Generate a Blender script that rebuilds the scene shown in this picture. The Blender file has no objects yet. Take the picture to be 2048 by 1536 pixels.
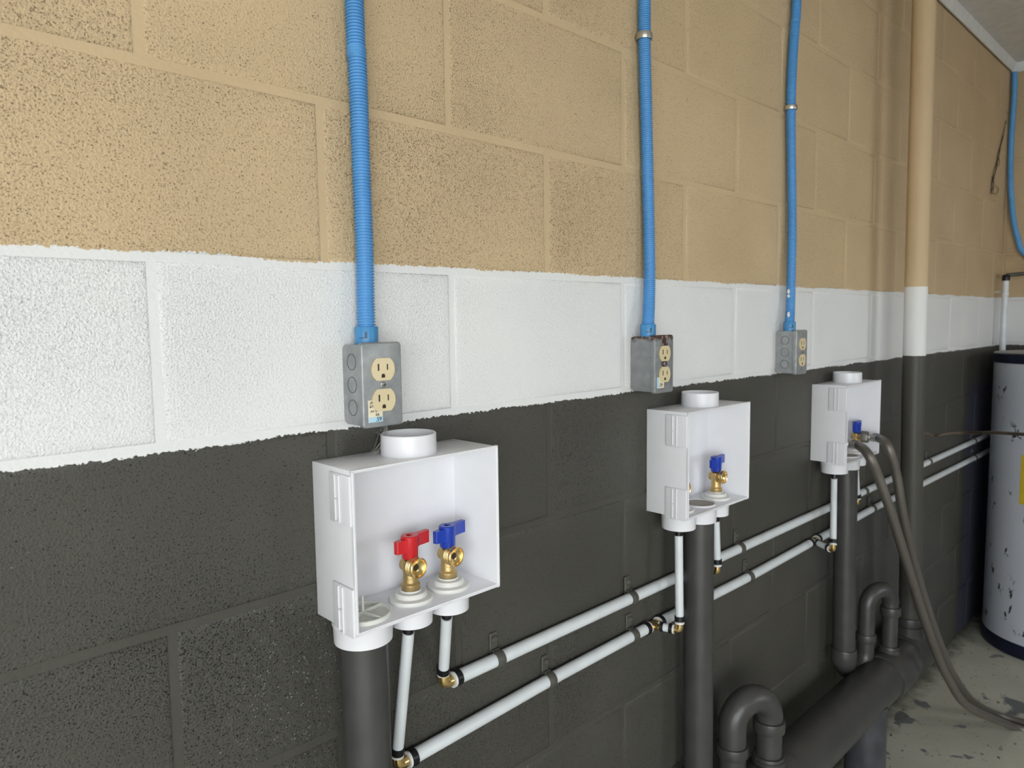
import bpy, bmesh, math, random
from mathutils import Vector, Matrix

random.seed(7)
SC = bpy.context.scene
COL = SC.collection

# ------------------------------------------------------------------ camera, sky, light, exposure
# wall face is the plane y = 0 (room at y < 0), x runs along the wall, z up from the floor
FPX = 1431.80
CAM = Vector((-0.25746, -0.81062, 1.34915))
YAW, PITCH, ROLL = 0.766893, -0.0867403, -0.0132437
_f = Vector((math.sin(YAW) * math.cos(PITCH), math.cos(YAW) * math.cos(PITCH), math.sin(PITCH)))
_r = Vector((math.cos(YAW), -math.sin(YAW), 0))
_u = _r.cross(_f)
RIGHT = _r * math.cos(ROLL) + _u * math.sin(ROLL)
UP = -_r * math.sin(ROLL) + _u * math.cos(ROLL)
FWD = _f
cd = bpy.data.cameras.new('camera')
cd.sensor_width = 36.0
cd.lens = FPX * 36.0 / 2048.0
cd.clip_start = 0.02
cd.dof.use_dof = True
cd.dof.focus_distance = 1.05
cd.dof.aperture_fstop = 9.0
cam = bpy.data.objects.new('camera', cd)
COL.objects.link(cam)
cam.matrix_world = Matrix(((RIGHT.x, UP.x, -FWD.x, CAM.x), (RIGHT.y, UP.y, -FWD.y, CAM.y),
                           (RIGHT.z, UP.z, -FWD.z, CAM.z), (0, 0, 0, 1)))
SC.camera = cam

w = bpy.data.worlds.new('overcast_sky')
SC.world = w
w.use_nodes = True
bg = w.node_tree.nodes['Background']
bg.inputs[0].default_value = (0.93, 0.97, 1.0, 1)      # even overcast sky
bg.inputs[1].default_value = 8.2
SC.view_settings.view_transform = 'Standard'
SC.view_settings.look = 'None'
SC.view_settings.gamma = 1.0
SC.view_settings.use_curve_mapping = False
SC.view_settings.exposure = 0.0
SC.cycles.max_bounces = 5
SC.cycles.diffuse_bounces = 3
SC.cycles.glossy_bounces = 3
SC.cycles.caustics_reflective = False
SC.cycles.caustics_refractive = False

# the garage is open to the sky at its front left corner, well behind the camera
DX0, DX1, DZ1, DY = -4.2, -0.6, 2.30, -3.5
LY0, LY1, XW = -3.5, -2.2, -4.2
for nm, sx_, loc_, rot_ in (('front_opening_portal', DX1 - DX0, ((DX0 + DX1) / 2, DY - 0.02, DZ1 / 2), (math.radians(90), 0, 0)),
                            ('added_window_portal', 1.1, (2.35, DY - 0.02, 1.5), (math.radians(90), 0, 0)),  # unseen window, added to lift the ambient light at the right end
                            ('side_opening_portal', LY1 - LY0, (XW - 0.02, (LY0 + LY1) / 2, DZ1 / 2), (math.radians(90), 0, math.radians(-90)))):
    pd = bpy.data.lights.new(nm, 'AREA')
    pd.shape = 'RECTANGLE'
    pd.size, pd.size_y = sx_, 0.9 if nm == 'added_window_portal' else DZ1
    pd.cycles.is_portal = True
    po = bpy.data.objects.new(nm, pd)
    COL.objects.link(po)
    po.location = loc_
    po.rotation_euler = rot_

# ------------------------------------------------------------------ helpers
J0 = 1.4224           # bed joint between the white course and the tan blocks
H, L = 0.2032, 0.4064


def PY(u, v, y):
    """photo pixel -> point on the plane at that y"""
    d = RIGHT * ((u - 1024) / FPX) - UP * ((v - 768) / FPX) + FWD
    return CAM + d * ((y - CAM.y) / d.y)


def PX(u, v, x):
    d = RIGHT * ((u - 1024) / FPX) - UP * ((v - 768) / FPX) + FWD
    return CAM + d * ((x - CAM.x) / d.x)


class Geo:
    def __init__(self):
        self.v, self.f = [], []

    def add(self, vs, fs):
        o = len(self.v)
        self.v += [Vector(p) for p in vs]
        self.f += [tuple(i + o for i in q) for q in fs]
        return self

    def tube(self, path, r, seg=20, cap=True):
        pts = [Vector(p) for p in path]
        n = len(pts)
        rs = r if isinstance(r, (list, tuple)) else [r] * n
        tan = []
        for i in range(n):
            a, b = pts[max(i - 1, 0)], pts[min(i + 1, n - 1)]
            t = b - a
            if t.length < 1e-9:
                t = tan[-1] if tan else Vector((0, 0, 1))
            tan.append(t.normalized())
        ref = Vector((0, 1, 0)) if abs(tan[0].y) < 0.9 else Vector((1, 0, 0))
        nn = (ref - tan[0] * ref.dot(tan[0])).normalized()
        vs, fs = [], []
        for i in range(n):
            nn = (nn - tan[i] * nn.dot(tan[i])).normalized()
            bb = tan[i].cross(nn)
            for k in range(seg):
                a = 2 * math.pi * k / seg
                vs.append(pts[i] + (nn * math.cos(a) + bb * math.sin(a)) * rs[i])
        for i in range(n - 1):
            for k in range(seg):
                k2 = (k + 1) % seg
                fs.append((i * seg + k, i * seg + k2, (i + 1) * seg + k2, (i + 1) * seg + k))
        if cap:
            fs.append(tuple(reversed(range(seg))))
            fs.append(tuple(range((n - 1) * seg, n * seg)))
        return self.add(vs, fs)

    def lathe(self, o, axis, prof, seg=32, close=False):
        """prof: list of (r, distance along axis)"""
        o, a = Vector(o), Vector(axis).normalized()
        ref = Vector((0, 0, 1)) if abs(a.z) < 0.9 else Vector((1, 0, 0))
        n = (ref - a * ref.dot(a)).normalized()
        b = a.cross(n)
        vs, fs = [], []
        for r, t in prof:
            for k in range(seg):
                q = 2 * math.pi * k / seg
                vs.append(o + a * t + (n * math.cos(q) + b * math.sin(q)) * r)
        m = len(prof)
        for i in range(m if close else m - 1):
            i2 = (i + 1) % m
            for k in range(seg):
                k2 = (k + 1) % seg
                fs.append((i * seg + k, i * seg + k2, i2 * seg + k2, i2 * seg + k))
        if not close:
            if prof[0][0] > 1e-5:
                fs.append(tuple(reversed(range(seg))))
            if prof[-1][0] > 1e-5:
                fs.append(tuple(range((m - 1) * seg, m * seg)))
        return self.add(vs, fs)

    def box(self, x0, x1, y0, y1, z0, z1, bev=0.0, segs=2, xf=None):
        bm = bmesh.new()
        bmesh.ops.create_cube(bm, size=1)
        for p in bm.verts:
            p.co = Vector(((x0 + x1) / 2 + p.co.x * (x1 - x0), (y0 + y1) / 2 + p.co.y * (y1 - y0),
                           (z0 + z1) / 2 + p.co.z * (z1 - z0)))
        if bev > 0:
            bmesh.ops.bevel(bm, geom=bm.edges[:], offset=bev, segments=segs, profile=0.5, affect='EDGES')
        return self.bm(bm, xf)

    def bm(self, bm, xf=None):
        bm.verts.index_update()
        vs = [(xf @ p.co) if xf else p.co.copy() for p in bm.verts]
        fs = [tuple(p.index for p in f.verts) for f in bm.faces]
        bm.free()
        return self.add(vs, fs)

    def prism(self, outline, y0, y1):
        """outline of (x, z) points extruded from y0 to y1"""
        n = len(outline)
        vs = [(x, y0, z) for x, z in outline] + [(x, y1, z) for x, z in outline]
        fs = [tuple(range(n)), tuple(reversed(range(n, 2 * n)))]
        fs += [(i, i + n, (i + 1) % n + n, (i + 1) % n) for i in range(n)]
        return self.add(vs, fs)

    def mesh(self, name, origin=Vector((0, 0, 0)), sharp=35, fix=True):
        me = bpy.data.meshes.new(name)
        me.from_pydata([p - origin for p in self.v], [], self.f)
        if fix:
            b = bmesh.new()
            b.from_mesh(me)
            bmesh.ops.recalc_face_normals(b, faces=b.faces[:])
            b.to_mesh(me)
            b.free()
        for p in me.polygons:
            p.use_smooth = True
        me.set_sharp_from_angle(angle=math.radians(sharp))
        me.update()
        return me


def G():
    return Geo()


def obj(name, geo, mat, parent=None, origin=None, sharp=35):
    if origin is None:
        origin = parent_world(parent) if parent else Vector((0, 0, 0))
    me = geo.mesh(name, origin, sharp)
    me.materials.append(mat)
    o = bpy.data.objects.new(name, me)
    COL.objects.link(o)
    if parent:
        o.parent = parent
        o.location = origin - parent_world(parent)
    else:
        o.location = origin
    return o


def parent_world(o):
    p = Vector((0, 0, 0))
    while o:
        p = p + o.location
        o = o.parent
    return p


def thing(name, label, cat, loc, group=None):
    o = bpy.data.objects.new(name, None)
    o.empty_display_size = 0.03
    COL.objects.link(o)
    o.location = Vector(loc)
    o['label'] = label
    o['category'] = cat
    if group:
        o['group'] = group
    return o


def tag(o, label, cat, group=None):
    o['label'] = label
    o['category'] = cat
    if group:
        o['group'] = group
    return o


def struct(o):
    o['kind'] = 'structure'
    return o


def text_geo(body, size, loc, depth=0.0002):
    c = bpy.data.curves.new('text', 'FONT')
    c.body, c.size, c.extrude = body, size, depth
    t = bpy.data.objects.new('text', c)
    COL.objects.link(t)
    dg = bpy.context.evaluated_depsgraph_get()
    me = bpy.data.meshes.new_from_object(t.evaluated_get(dg))
    g = G()
    g.add([(loc[0] + p.co.x, loc[1] - p.co.z, loc[2] + p.co.y) for p in me.vertices],
          [tuple(p.vertices) for p in me.polygons])
    bpy.data.objects.remove(t)
    bpy.data.curves.remove(c)
    bpy.data.meshes.remove(me)
    return g


def arc(c, a, b, r, t0, t1, n=12):
    """points c + a*cos + b*sin"""
    c, a, b = Vector(c), Vector(a), Vector(b)
    return [c + (a * math.cos(t0 + (t1 - t0) * i / n) + b * math.sin(t0 + (t1 - t0) * i / n)) * r for i in range(n + 1)]


def spline(pts, n=12):
    """Catmull-Rom through the points"""
    P = [Vector(p) for p in pts]
    P = [P[0] * 2 - P[1]] + P + [P[-1] * 2 - P[-2]]
    out = []
    for i in range(1, len(P) - 2):
        p0, p1, p2, p3 = P[i - 1:i + 3]
        for k in range(n):
            t = k / n
            out.append(0.5 * ((2 * p1) + (p2 - p0) * t + (2 * p0 - 5 * p1 + 4 * p2 - p3) * t * t
                              + (3 * p1 - p0 - 3 * p2 + p3) * t ** 3))
    out.append(P[-2])
    return out


def resample(path, step):
    out = [path[0]]
    acc = 0.0
    for a, b in zip(path, path[1:]):
        d = (b - a).length
        t = step - acc
        while t <= d:
            out.append(a + (b - a) * (t / d))
            t += step
        acc = d - (t - step)
    return out


# ------------------------------------------------------------------ materials
class N:
    def __init__(self, name):
        self.m = bpy.data.materials.new(name)
        self.m.use_nodes = True
        self.t = self.m.node_tree
        self.b = self.t.nodes['Principled BSDF']
        g = self.t.nodes.new('ShaderNodeNewGeometry')
        self.pos = g.outputs['Position']

    def new(self, kind, **kw):
        n = self.t.nodes.new(kind)
        for k, v in kw.items():
            setattr(n, k, v)
        return n

    def put(self, sock, val):
        if isinstance(val, bpy.types.NodeSocket):
            self.t.links.new(val, sock)
        else:
            sock.default_value = val

    def math(self, op, a, b=0.0, c=None, clamp=False):
        n = self.new('ShaderNodeMath', operation=op, use_clamp=clamp)
        self.put(n.inputs[0], a)
        self.put(n.inputs[1], b)
        if c is not None:
            self.put(n.inputs[2], c)
        return n.outputs[0]

    def noise(self, scale, detail=2.0, rough=0.5, vec=None):
        n = self.new('ShaderNodeTexNoise')
        self.put(n.inputs['Vector'], vec if vec else self.pos)
        n.inputs['Scale'].default_value = scale
        n.inputs['Detail'].default_value = detail
        n.inputs['Roughness'].default_value = rough
        return n.outputs[0]

    def voronoi(self, scale, rnd=1.0, vec=None):
        n = self.new('ShaderNodeTexVoronoi')
        self.put(n.inputs['Vector'], vec if vec else self.pos)
        n.inputs['Scale'].default_value = scale
        n.inputs['Randomness'].default_value = rnd
        return n.outputs['Distance']

    def ramp(self, x, a, b):
        """0 at a, 1 at b"""
        n = self.new('ShaderNodeMapRange')
        n.clamp = True
        self.put(n.inputs[0], x)
        self.put(n.inputs[1], a)
        self.put(n.inputs[2], b)
        return n.outputs[0]

    def mix(self, f, a, b):
        n = self.new('ShaderNodeMix', data_type='RGBA')
        self.put(n.inputs[0], f)
        self.put(n.inputs[6], (*a, 1) if isinstance(a, tuple) else a)
        self.put(n.inputs[7], (*b, 1) if isinstance(b, tuple) else b)
        return n.outputs[2]

    def xyz(self):
        n = self.new('ShaderNodeSeparateXYZ')
        self.put(n.inputs[0], self.pos)
        return n.outputs

    def vscale(self, v):
        n = self.new('ShaderNodeVectorMath', operation='MULTIPLY')
        self.put(n.inputs[0], self.pos)
        n.inputs[1].default_value = v
        return n.outputs[0]

    def bump(self, h, dist, strength=1.0):
        n = self.new('ShaderNodeBump')
        self.put(n.inputs['Height'], h)
        n.inputs['Distance'].default_value = dist
        self.put(n.inputs['Strength'], strength)
        self.t.links.new(n.outputs[0], self.b.inputs['Normal'])

    def out(self, color, rough=0.5, metal=0.0, spec=0.5):
        self.put(self.b.inputs['Base Color'], (*color, 1) if isinstance(color, tuple) else color)
        self.put(self.b.inputs['Roughness'], rough)
        self.put(self.b.inputs['Metallic'], metal)
        self.b.inputs['Specular IOR Level'].default_value = spec
        return self.m


def plain(name, col, rough=0.5, metal=0.0, spec=0.5, var=0.06, bump=0.0, bscale=300):
    n = N(name)
    f = n.noise(25, 1)
    c = n.mix(n.ramp(f, 0.3, 0.7), tuple(x * (1 - var) for x in col), tuple(min(1, x * (1 + var)) for x in col))
    if bump:
        n.bump(n.noise(bscale, 2), bump, 1.0)
    return n.out(c, rough, metal, spec)


TAN = (0.595, 0.447, 0.272)
WHITE = (0.80, 0.80, 0.785)
DARK = (0.069, 0.066, 0.056)


def paint(name, pores, zt=J0 + 0.0055, zb=J0 - H - 0.0055, wob=0.0022, patch=False):
    """paint bands by height with brushed edges, and the open grain of the block underneath"""
    n = N(name)
    x, y, z = n.xyz()
    edge = n.math('ADD', n.math('MULTIPLY', n.math('SUBTRACT', n.noise(70, 1), 0.5), wob * 2.2), n.math('MULTIPLY', n.math('SUBTRACT', n.noise(300, 0), 0.5), wob * 2.2))
    low = n.math('MULTIPLY', n.math('SUBTRACT', n.noise(9, 0), 0.5), wob * 4)
    zz = n.math('ADD', z, n.math('ADD', edge, low))
    top = n.ramp(zz, zt - 0.0004, zt + 0.0004)
    bot = n.ramp(zz, zb - 0.0004, zb + 0.0004)
    cloud = n.ramp(n.noise(5, 1), 0.3, 0.7)
    tanc = n.mix(cloud, tuple(c * 0.95 for c in TAN), tuple(c * 1.05 for c in TAN))
    whic = n.mix(cloud, (0.76, 0.765, 0.77), WHITE)
    drkc = n.mix(cloud, tuple(c * 0.9 for c in DARK), tuple(c * 1.08 for c in DARK))
    col = n.mix(top, n.mix(bot, drkc, whic), tanc)
    if patch:      # strip beside the heater left in an older bluish coat
        wv = n.math('MULTIPLY', n.math('SUBTRACT', n.noise(6, 0), 0.5), 0.09)
        px = n.math('ADD', x, wv)
        m = n.math('MULTIPLY', n.ramp(px, 3.13, 3.15), n.ramp(z, 1.10, 1.02))
        col = n.mix(m, col, (0.075, 0.076, 0.105))
    if pores > 0:
        oi = n.new('ShaderNodeObjectInfo').outputs['Random']
        dens = n.math('MULTIPLY', n.math('ADD', n.math('MULTIPLY', oi, 0.35), n.ramp(n.noise(3.5, 0), 0.3, 0.75)),
                      n.math('SUBTRACT', 1.0, n.math('MULTIPLY', n.ramp(x, 0.25, 1.3), 0.75)))
        grain = n.noise(360, 1.5, 0.6)
        pit = n.noise(500, 1.3, 0.55)
        thr = n.math('ADD', 0.328, n.math('MULTIPLY', dens, 0.055))
        hole = n.ramp(n.math('SUBTRACT', pit, thr), 0.025, -0.02)
        big = n.math('MULTIPLY', n.ramp(n.voronoi(160), 0.20, 0.14), n.ramp(n.noise(70, 0), 0.60, 0.65))
        hole = n.math('MAXIMUM', hole, n.math('MULTIPLY', big, 0.9))
        tone = n.ramp(grain, 0.36, 0.56)
        col = n.mix(n.math('MULTIPLY', n.math('SUBTRACT', 1.0, tone), n.math('ADD', 0.08, n.math('MULTIPLY', dens, 0.17))), col,
                    n.mix(top, n.mix(bot, (0.026, 0.026, 0.023), (0.55, 0.55, 0.55)), (0.22, 0.155, 0.09)))
        band = n.mix(top, n.mix(bot, (0.006, 0.006, 0.006), (0.52, 0.52, 0.52)), (0.15, 0.10, 0.055))
        seen = n.mix(top, n.mix(bot, (0.95,) * 3, (0.22,) * 3), (0.72,) * 3)
        col = n.mix(n.math('MULTIPLY', hole, seen), col, band)
        # masonry dust caught on the dark paint
        du = n.ramp(n.voronoi(95), 0.11, 0.07)
        du = n.math('MULTIPLY', du, n.math('MULTIPLY', n.ramp(n.noise(4.2, 0), 0.55, 0.72), n.ramp(n.noise(60, 1), 0.55, 0.62)))
        ddx = n.math('SUBTRACT', x, 0.14)
        ddz = n.math('MULTIPLY', n.math('SUBTRACT', z, 0.90), 0.6)
        near = n.ramp(n.math('SQRT', n.math('ADD', n.math('MULTIPLY', ddx, ddx), n.math('MULTIPLY', ddz, ddz))), 0.11, 0.02)
        drill = n.math('MULTIPLY', n.ramp(n.voronoi(230), 0.26, 0.18), n.math('MULTIPLY', near, n.ramp(n.noise(75, 0), 0.50, 0.60)))
        du = n.math('MULTIPLY', n.math('MAXIMUM', du, drill), n.math('SUBTRACT', 1.0, bot))
        col = n.mix(n.math('MULTIPLY', du, 0.48), col, (0.42, 0.42, 0.40))
        h = n.math('SUBTRACT', n.math('MULTIPLY', grain, 1.0), n.math('MULTIPLY', hole, 0.9))
        n.bump(h, 0.0030, n.math('MULTIPLY', n.math('ADD', 0.36, n.math('MULTIPLY', dens, 0.38)), n.math('ADD', 0.65, n.math('MULTIPLY', bot, 0.35))))
    else:
        n.bump(n.noise(190, 1), 0.0012, 0.5)
        col = n.mix(0.05, col, (0.0, 0.0, 0.0))
    rough = n.mix(bot, (0.46,) * 3, (0.62,) * 3)
    return n.out(col, rough, 0.0, 0.3)


M_BLOCK = paint('painted_block', 1.0, patch=True)
M_MORTAR = paint('painted_mortar', 0.0, patch=True)
M_ABS = plain('white_plastic', (0.77, 0.77, 0.80), 0.32, var=0.015)
M_ABS_WARM = plain('ivory_white_plastic', (0.74, 0.73, 0.69), 0.35, var=0.015)
M_GREYPVC = plain('dark_grey_painted_pipe', (0.050, 0.049, 0.047), 0.38, var=0.10, bump=0.0003, bscale=120)
M_BLACKPIPE = plain('black_grey_pipe', (0.048, 0.049, 0.056), 0.42, var=0.2, bump=0.0003, bscale=90)
M_PEX = plain('white_tubing', (0.66, 0.69, 0.71), 0.38, var=0.05)
M_RING = plain('black_crimp_ring', (0.018, 0.018, 0.020), 0.35, 0.5)
M_RINGW = plain('white_ring', (0.72, 0.72, 0.70), 0.4)
M_BRASS = plain('brass', (0.80, 0.58, 0.26), 0.24, 1.0)
M_BRASSCAST = plain('cast_brass', (0.62, 0.455, 0.215), 0.46, 0.95, var=0.12, bump=0.0004, bscale=420)
M_BRASSDARK = plain('brass_bore', (0.10, 0.055, 0.02), 0.5, 0.6)
M_RED = plain('red_plastic', (0.56, 0.015, 0.022), 0.32, var=0.03)
M_BLUE = plain('blue_plastic', (0.010, 0.042, 0.37), 0.32, var=0.03)
M_ENT = plain('sky_blue_conduit', (0.105, 0.340, 0.68), 0.42, var=0.05)
M_ENTC = plain('blue_connector', (0.055, 0.245, 0.50), 0.38, var=0.06)
M_IVORY = plain('ivory_receptacle', (0.68, 0.57, 0.35), 0.35, var=0.03)
M_SLOT = plain('slot_dark', (0.03, 0.022, 0.012), 0.7)
M_STEEL = plain('steel_screw', (0.55, 0.55, 0.53), 0.32, 1.0)
M_STRAPM = plain('zinc_strap', (0.52, 0.50, 0.46), 0.33, 0.9, var=0.3)
M_CLAMP = plain('dark_painted_clamp', (0.075, 0.072, 0.062), 0.5, var=0.15, bump=0.0005, bscale=160)
M_HOSE = None
M_CEIL = plain('ceiling_paint', (0.72, 0.70, 0.69), 0.8, var=0.05)
M_TRIM = plain('white_trim_paint', (0.72, 0.73, 0.72), 0.5, var=0.05)
M_PLASTER = plain('offwhite_plaster', (0.60, 0.60, 0.60), 0.8)
M_NAVY = plain('navy_enamel', (0.006, 0.008, 0.026), 0.35, var=0.2)
M_YELLOW = plain('yellow_label', (0.72, 0.52, 0.03), 0.5)
M_STICK = plain('cream_sticker', (0.78, 0.70, 0.52), 0.55, var=0.04)
M_STICKB = plain('pale_blue_sticker', (0.42, 0.64, 0.78), 0.55, var=0.05)
M_INK = plain('black_ink', (0.02, 0.02, 0.025), 0.6)
M_CABLE = plain('brown_cable', (0.10, 0.075, 0.052), 0.55)
M_YARD = plain('driveway', (0.42, 0.41, 0.39), 0.85)


def metal_box(name, rust):
    n = N(name)
    f = n.noise(60, 4)
    col = n.mix(n.ramp(f, 0.25, 0.75), (0.25, 0.265, 0.275), (0.37, 0.385, 0.39))
    rough = 0.45
    if rust:
        x, y, z = n.xyz()
        m = n.ramp(n.math('ADD', n.math('MULTIPLY', n.noise(75, 4), 0.030), z), rust, rust + 0.006)
        dz_ = n.math('ABSOLUTE', n.math('SUBTRACT', z, J0 - 0.1535))
        mid = n.ramp(n.math('ADD', n.math('ADD', dz_, n.math('ABSOLUTE', n.math('SUBTRACT', x, 0.861))), n.math('MULTIPLY', n.noise(150, 3), 0.012)), 0.019, 0.015)
        st = n.ramp(n.math('ADD', n.math('ABSOLUTE', n.math('SUBTRACT', x, 0.862)), n.math('MULTIPLY', n.noise(170, 3), 0.012)), 0.0165, 0.0135)
        m = n.math('MAXIMUM', m, n.math('MULTIPLY', st, n.math('MULTIPLY', n.ramp(z, J0 - 0.127, J0 - 0.122), n.ramp(y, -0.052, -0.054))))
        m = n.math('MAXIMUM', m, n.math('MULTIPLY', mid, n.ramp(y, -0.052, -0.054)))
        rc = n.mix(n.ramp(n.noise(140, 3), 0.54, 0.68), (0.085, 0.026, 0.012), (0.45, 0.40, 0.37))
        col = n.mix(m, col, rc)
        n.bump(n.noise(110, 4, 0.6, n.vscale((1, 1, 2.2))), 0.0022, 0.9)
        col = n.mix(0.22, col, (0.10, 0.105, 0.11))
    else:
        n.bump(n.noise(90, 3), 0.0005, 0.4)
    return n.out(col, rough, 0.35)


M_GROOVE = plain('dark_groove', (0.11, 0.115, 0.12), 0.5, 0.3)
M_BOX = metal_box('galvanised_box', 0)
M_BOXRUST = metal_box('rusty_galvanised_box', J0 - 0.1015 + 0.0035)


def hose_mat():
    n = N('braided_steel_hose')
    f = n.noise(1300, 1)
    c = n.mix(n.ramp(f, 0.35, 0.65), (0.135, 0.122, 0.105), (0.20, 0.185, 0.162))
    n.bump(f, 0.0007, 0.5)
    return n.out(c, 0.36, 0.55)


M_HOSE = hose_mat()


def floor_mat():
    n = N('painted_concrete_floor')
    x, y, z = n.xyz()
    base = n.mix(n.ramp(n.noise(4, 4), 0.3, 0.7), (0.47, 0.465, 0.385), (0.58, 0.575, 0.48))
    big = n.ramp(n.noise(9, 3), 0.635, 0.655)
    col = n.mix(big, base, (0.20, 0.205, 0.21))
    sp = n.math('MULTIPLY', n.ramp(n.noise(38, 4, 0.65), 0.63, 0.67), 0.9)
    col = n.mix(sp, col, (0.045, 0.04, 0.035))
    fine = n.math('MULTIPLY', n.ramp(n.noise(130, 3, 0.6), 0.66, 0.70), 0.6)
    col = n.mix(fine, col, (0.07, 0.06, 0.05))
    # grime gathered along the foot of the wall
    gr = n.math('MULTIPLY', n.ramp(n.math('ADD', y, n.math('MULTIPLY', n.noise(20, 4), 0.10)), -0.02, 0.06), 0.9)
    col = n.mix(gr, col, (0.05, 0.045, 0.035))
    # worn grey oil patch
    dx = n.math('SUBTRACT', x, 2.63)
    dy = n.math('SUBTRACT', y, -0.33)
    d = n.math('SQRT', n.math('ADD', n.math('MULTIPLY', dx, dx), n.math('MULTIPLY', dy, dy)))
    p = n.ramp(n.math('ADD', d, n.math('MULTIPLY', n.noise(14, 4), 0.20)), 0.165, 0.150)
    col = n.mix(p, col, (0.155, 0.16, 0.165))
    n.bump(n.noise(60, 4), 0.0015, 0.5)
    return n.out(col, 0.55)


M_FLOOR = floor_mat()


def heater_mat():
    n = N('chipped_white_enamel')
    v = n.vscale((1.0, 1.0, 0.7))
    m = n.math('MULTIPLY', n.ramp(n.noise(19, 4, 0.62, v), 0.622, 0.634), n.ramp(n.noise(5, 2), 0.40, 0.50))
    col = n.mix(n.ramp(n.noise(2.5, 3), 0.3, 0.7), (0.50, 0.53, 0.60), (0.60, 0.63, 0.69))
    col = n.mix(m, col, (0.03, 0.032, 0.035))
    return n.out(col, 0.38)


M_HEATER = heater_mat()


def translucent():
    n = N('frosted_plastic')
    n.b.inputs['Subsurface Weight'].default_value = 0.5
    n.b.inputs['Subsurface Radius'].default_value = (0.01, 0.01, 0.008)
    return n.out((0.74, 0.75, 0.69), 0.3)


M_FROST = translucent()

# ------------------------------------------------------------------ the room
CEIL = 2.452
XE = 3.625           # far wall
g = G().box(XW - 0.2, XE + 0.2, -5.0, 0.25, -0.12, 0.0)
struct(obj('floor', g, M_FLOOR))
g = G().box(-18, 14, -22, -5.0, -0.14, -0.02)
g.box(-18, XW - 0.2, -5.0, 4.0, -0.14, -0.02)
struct(obj('driveway', g, M_YARD))
g = G().box(XW - 0.1, XE + 0.2, DY - 0.2, 0.2, CEIL, CEIL + 0.12)
struct(obj('ceiling', g, M_CEIL))

# mortar bed of the long wall, the blocks stand 4.5 mm proud of it
REC = 0.0022
g = G().box(XW, XE + 0.2, REC, 0.2, 0.0, CEIL)
wall = struct(obj('wall_back', g, M_MORTAR))
g = G().box(XE + REC, XE + 0.2, DY - 0.2, REC, 0.0, CEIL)
wall_r = struct(obj('wall_right', g, M_MORTAR))
g = G().box(XW - 0.15, XW, LY1, 0.2, 0.0, CEIL)
g.box(XW - 0.15, XW, LY0 - 0.15, LY1, DZ1, CEIL)
struct(obj('wall_left', g, M_PLASTER))
g = G()
g.box(DX1, 1.8, DY - 0.15, DY, 0.0, CEIL)
g.box(2.9, XE, DY - 0.15, DY, 0.0, CEIL)
g.box(1.8, 2.9, DY - 0.15, DY, 0.0, 1.05)  # sill of the added window that brightens the right part
g.box(1.8, 2.9, DY - 0.15, DY, 1.95, CEIL)
g.box(DX0, DX1, DY - 0.15, DY, DZ1, CEIL)
struct(obj('wall_front', g, M_PLASTER))

BED = 0.0090


def block_mesh(w_, h_):
    """block face with rounded arrises: front rim, shoulder ring and back ring"""
    rings = [(0.016, 0.0), (0.0070, 0.0), (0.0042, 0.0003), (0.0018, 0.0010), (0.0, 0.0025), (0.0, 0.012)]
    vs, fs = [], []
    for inset, y in rings:
        a, b = w_ / 2 - inset, h_ / 2 - inset
        vs += [(-a, y, -b), (a, y, -b), (a, y, b), (-a, y, b)]
    fs.append((0, 1, 2, 3))
    for i in range(5):
        for k in range(4):
            fs.append((i * 4 + k, i * 4 + (k + 1) % 4, i * 4 + 4 + (k + 1) % 4, i * 4 + 4 + k))
    ge = G().add(vs, fs)
    me = ge.mesh('concrete_block', sharp=80, fix=False)
    b = bmesh.new()
    b.from_mesh(me)
    bmesh.ops.recalc_face_normals(b, faces=b.faces[:])
    b.faces.ensure_lookup_table()
    if b.faces[0].normal.y > 0:
        bmesh.ops.reverse_faces(b, faces=b.faces[:])
    b.to_mesh(me)
    b.free()
    me.materials.append(M_BLOCK)
    return me


BLK = {}
DZ = {1: -0.003, 2: 0.002, 3: 0.005}


def lay_blocks(parent, s0, s1, place):
    """running-bond courses from floor to ceiling between stations s0 and s1"""
    for c in range(-7, 5):
        z0 = J0 + c * H + DZ.get(c, 0)
        z1 = min(J0 + (c + 1) * H + DZ.get(c + 1, 0), CEIL + BED / 2)
        off = 0 if c % 2 else 0.5
        k = math.floor(s0 / L) - 1
        while (k + off) * L < s1:
            a = max((k + off) * L, s0)
            b = min((k + off + 1) * L, s1)
            k += 1
            if b - a < 0.03:
                continue
            w_, h_ = b - a - BED, z1 - z0 - BED
            key = (round(w_, 3), round(h_, 3))
            if key not in BLK:
                BLK[key] = block_mesh(*key)
            o = bpy.data.objects.new('concrete_block', BLK[key])
            COL.objects.link(o)
            o.parent = parent
            place(o, (a + b) / 2 + random.uniform(-0.0008, 0.0008), (z0 + z1) / 2)


def place_back(o, s, z):
    o.location = (s, random.uniform(0, 0.0008), z)


def place_right(o, s, z):
    o.location = (XE + random.uniform(0, 0.0008), -s, z)
    o.rotation_euler = (0, 0, -math.pi / 2)


lay_blocks(wall, -1.83, XE, place_back)
lay_blocks(wall_r, 0.0, 2.4, place_right)

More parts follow.
